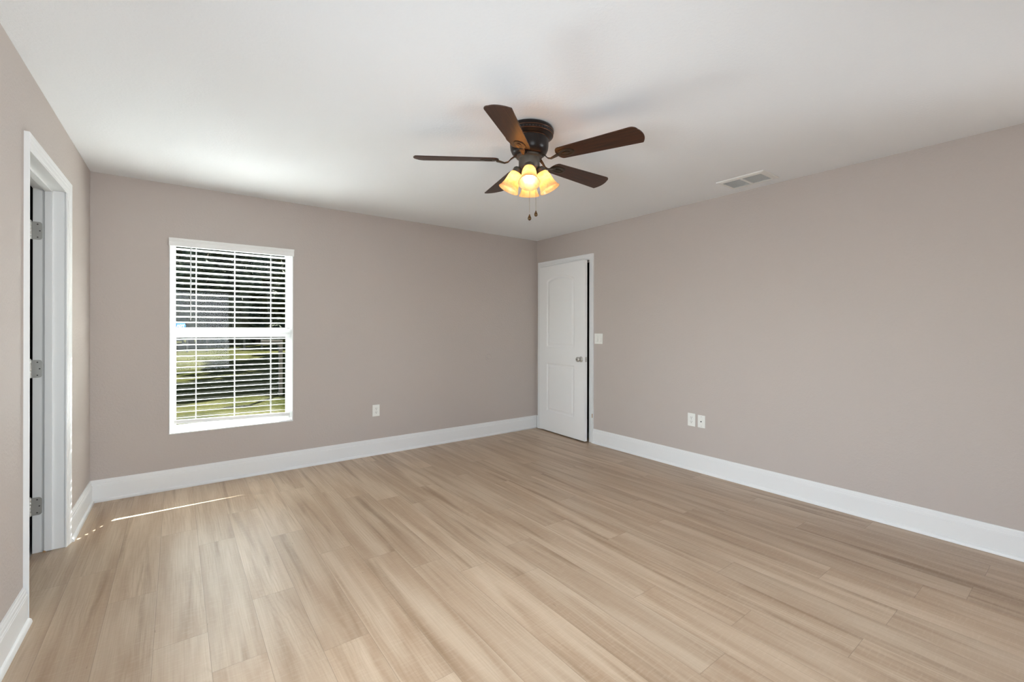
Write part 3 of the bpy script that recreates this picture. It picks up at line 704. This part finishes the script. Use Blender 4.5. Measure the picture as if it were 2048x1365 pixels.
# ------------------------------------------------------------------ outdoors, seen through the slats
bm = new(); gz = -0.30
bmesh.ops.create_grid(bm, x_segments=60, y_segments=60, size=45, matrix=Matrix.Translation((5, YB + 0.16 + 45, gz)))
for v in bm.verts: v.co.z += 0.05 * math.sin(v.co.x * 0.5) * math.sin(v.co.y * 0.37) * min(1, max(0, v.co.y - 8) / 10)
lw = obj('lawn', bm, M['lawn'], kind='stuff'); tag(lw, 'sunlit yellow-green lawn outside the window', 'lawn')
def tree(x, y, h, cr, label, trunk_r=0.22, crown0=0.25, leaves=900, name='leafy_tree', group='trees beyond the lawn', ls=0.45, nb=30):
    t = thing(name, (x, y, gz), label, 'tree', group)
    bm = new(); lean = random.uniform(-0.3, 0.3)
    pts = [Vector((x + lean * q * q, y, gz - 0.1 + h * 0.8 * q)) for q in (0, 0.2, 0.45, 0.7, 1.0)]
    tube(bm, pts, [trunk_r * 1.3, trunk_r, trunk_r * 0.85, trunk_r * 0.6, trunk_r * 0.25], 10)
    for k in range(6):
        a = random.uniform(0, 2 * PI); z0 = gz + h * random.uniform(0.3, 0.65); st_ = Vector((x, y, z0))
        tube(bm, [st_, st_ + Vector((math.cos(a) * cr * 0.4, math.sin(a) * cr * 0.4, h * 0.08)), st_ + Vector((math.cos(a) * cr * 0.8, math.sin(a) * cr * 0.8, h * 0.2))], [trunk_r * 0.4, trunk_r * 0.25, trunk_r * 0.08], 6)
    obj('trunk', bm, M['bark'], parent=t, smooth=True)
    bm = new()
    cl = [Vector((x + random.gauss(0, cr * 0.42), y + random.gauss(0, cr * 0.42), gz + h * random.uniform(crown0, 1.0))) for _ in range(nb)]
    for c_ in cl:
        rad = cr * random.uniform(0.26, 0.42)
        r_ = bmesh.ops.create_icosphere(bm, subdivisions=2, radius=rad, matrix=Matrix.Translation(c_))
        for v in r_['verts']: v.co = c_ + (v.co - c_) * random.uniform(0.75, 1.2)
    for k in range(leaves):
        c_ = random.choice(cl); p = c_ + Vector((random.gauss(0, 1), random.gauss(0, 1), random.gauss(0, 0.8))) * cr * 0.22
        if p.z < gz + h * crown0 * 0.7: continue
        q = Matrix.Translation(p) @ Matrix.Rotation(random.uniform(0, 6.3), 4, Vector((random.gauss(0, 1), random.gauss(0, 1), random.gauss(0, 1) + 0.01)).normalized())
        s_ = ls * random.uniform(0.5, 1.2)
        vv = [bm.verts.new(q @ Vector(c2)) for c2 in ((-s_, 0, 0), (0, -s_ * 0.45, 0.05 * s_), (s_, 0, 0), (0, s_ * 0.45, 0.05 * s_))]
        bm.faces.new(vv)
    obj('foliage', bm, M['leaf'], parent=t)
BACK = [(-5.0, 55, 14, 'left end of the dark tree row far beyond the lawn'), (1.2, 54, 15, 'dark tree far beyond the lawn, behind the left part of the panes'), (7.2, 56, 15, 'dark tree far beyond the lawn, behind the right part of the panes'),
        (13.2, 54, 14, 'dark tree far beyond the lawn, hidden by the right jamb of the window'), (19.5, 56, 15, 'rightmost tree of the row far beyond the lawn'),
        (-2.0, 63, 17, 'taller tree of the second row, at its left end'), (4.2, 64, 18, 'taller tree of the second row, seen between the two middle trees'), (10.3, 63, 17, 'taller tree of the second row, right of the window middle')]
for x, y, h, lb in BACK: tree(x, y, h, 2.9, lb, crown0=0.02, leaves=2200, nb=60, ls=0.6)
SIDE = [(8.0, 24.0, 10.5, 'lawn shade tree nearest the house, right of the window view'), (9.4, 31.0, 13, 'second lawn shade tree from the house, right of the window view'), (11.2, 38.0, 13, 'farthest lawn shade tree, right of the window view'),
        (12.8, 27.0, 14, 'lawn shade tree furthest to the right, near row'), (15.6, 34.0, 14, 'lawn shade tree furthest to the right, far row')]
for x, y, h, lb in SIDE: tree(x, y, h, 2.2, lb, crown0=0.30, leaves=1500, nb=44, group='shade trees beside the lawn')  # unseen trees, added only to cast the shade on the lawn
# brown post with a short top rail on the lawn, at the right of the lower pane
pr = thing('garden_post', (2.02, 12.0, gz), 'brown wooden post with short top rail on the lawn, right edge of lower pane', 'post')
bm = new(); box(bm, 1.98, 2.06, 11.96, 12.04, gz - 0.05, gz + 1.30); obj('post', bm, M['fence'], parent=pr)
bm = new(); box(bm, 1.60, 2.06, 11.95, 12.05, gz + 1.20, gz + 1.31); obj('top_rail', bm, M['fence'], parent=pr)
# low rail fence at the back of the lawn
fe = thing('rail_fence', (0, 37.0, gz), 'low brown post and rail fence across the far end of the lawn', 'fence')
for k in range(16):
    bm = new(); x = -6 + k * 1.1; box(bm, x - 0.06, x + 0.06, 36.94, 37.06, gz - 0.05, gz + 1.15); obj('fence_post', bm, M['fence'], parent=fe)
for z in (0.45, 0.95):
    bm = new(); box(bm, -6, 12, 36.90, 36.94, gz + z, gz + z + 0.12); obj('fence_rail', bm, M['fence'], parent=fe)
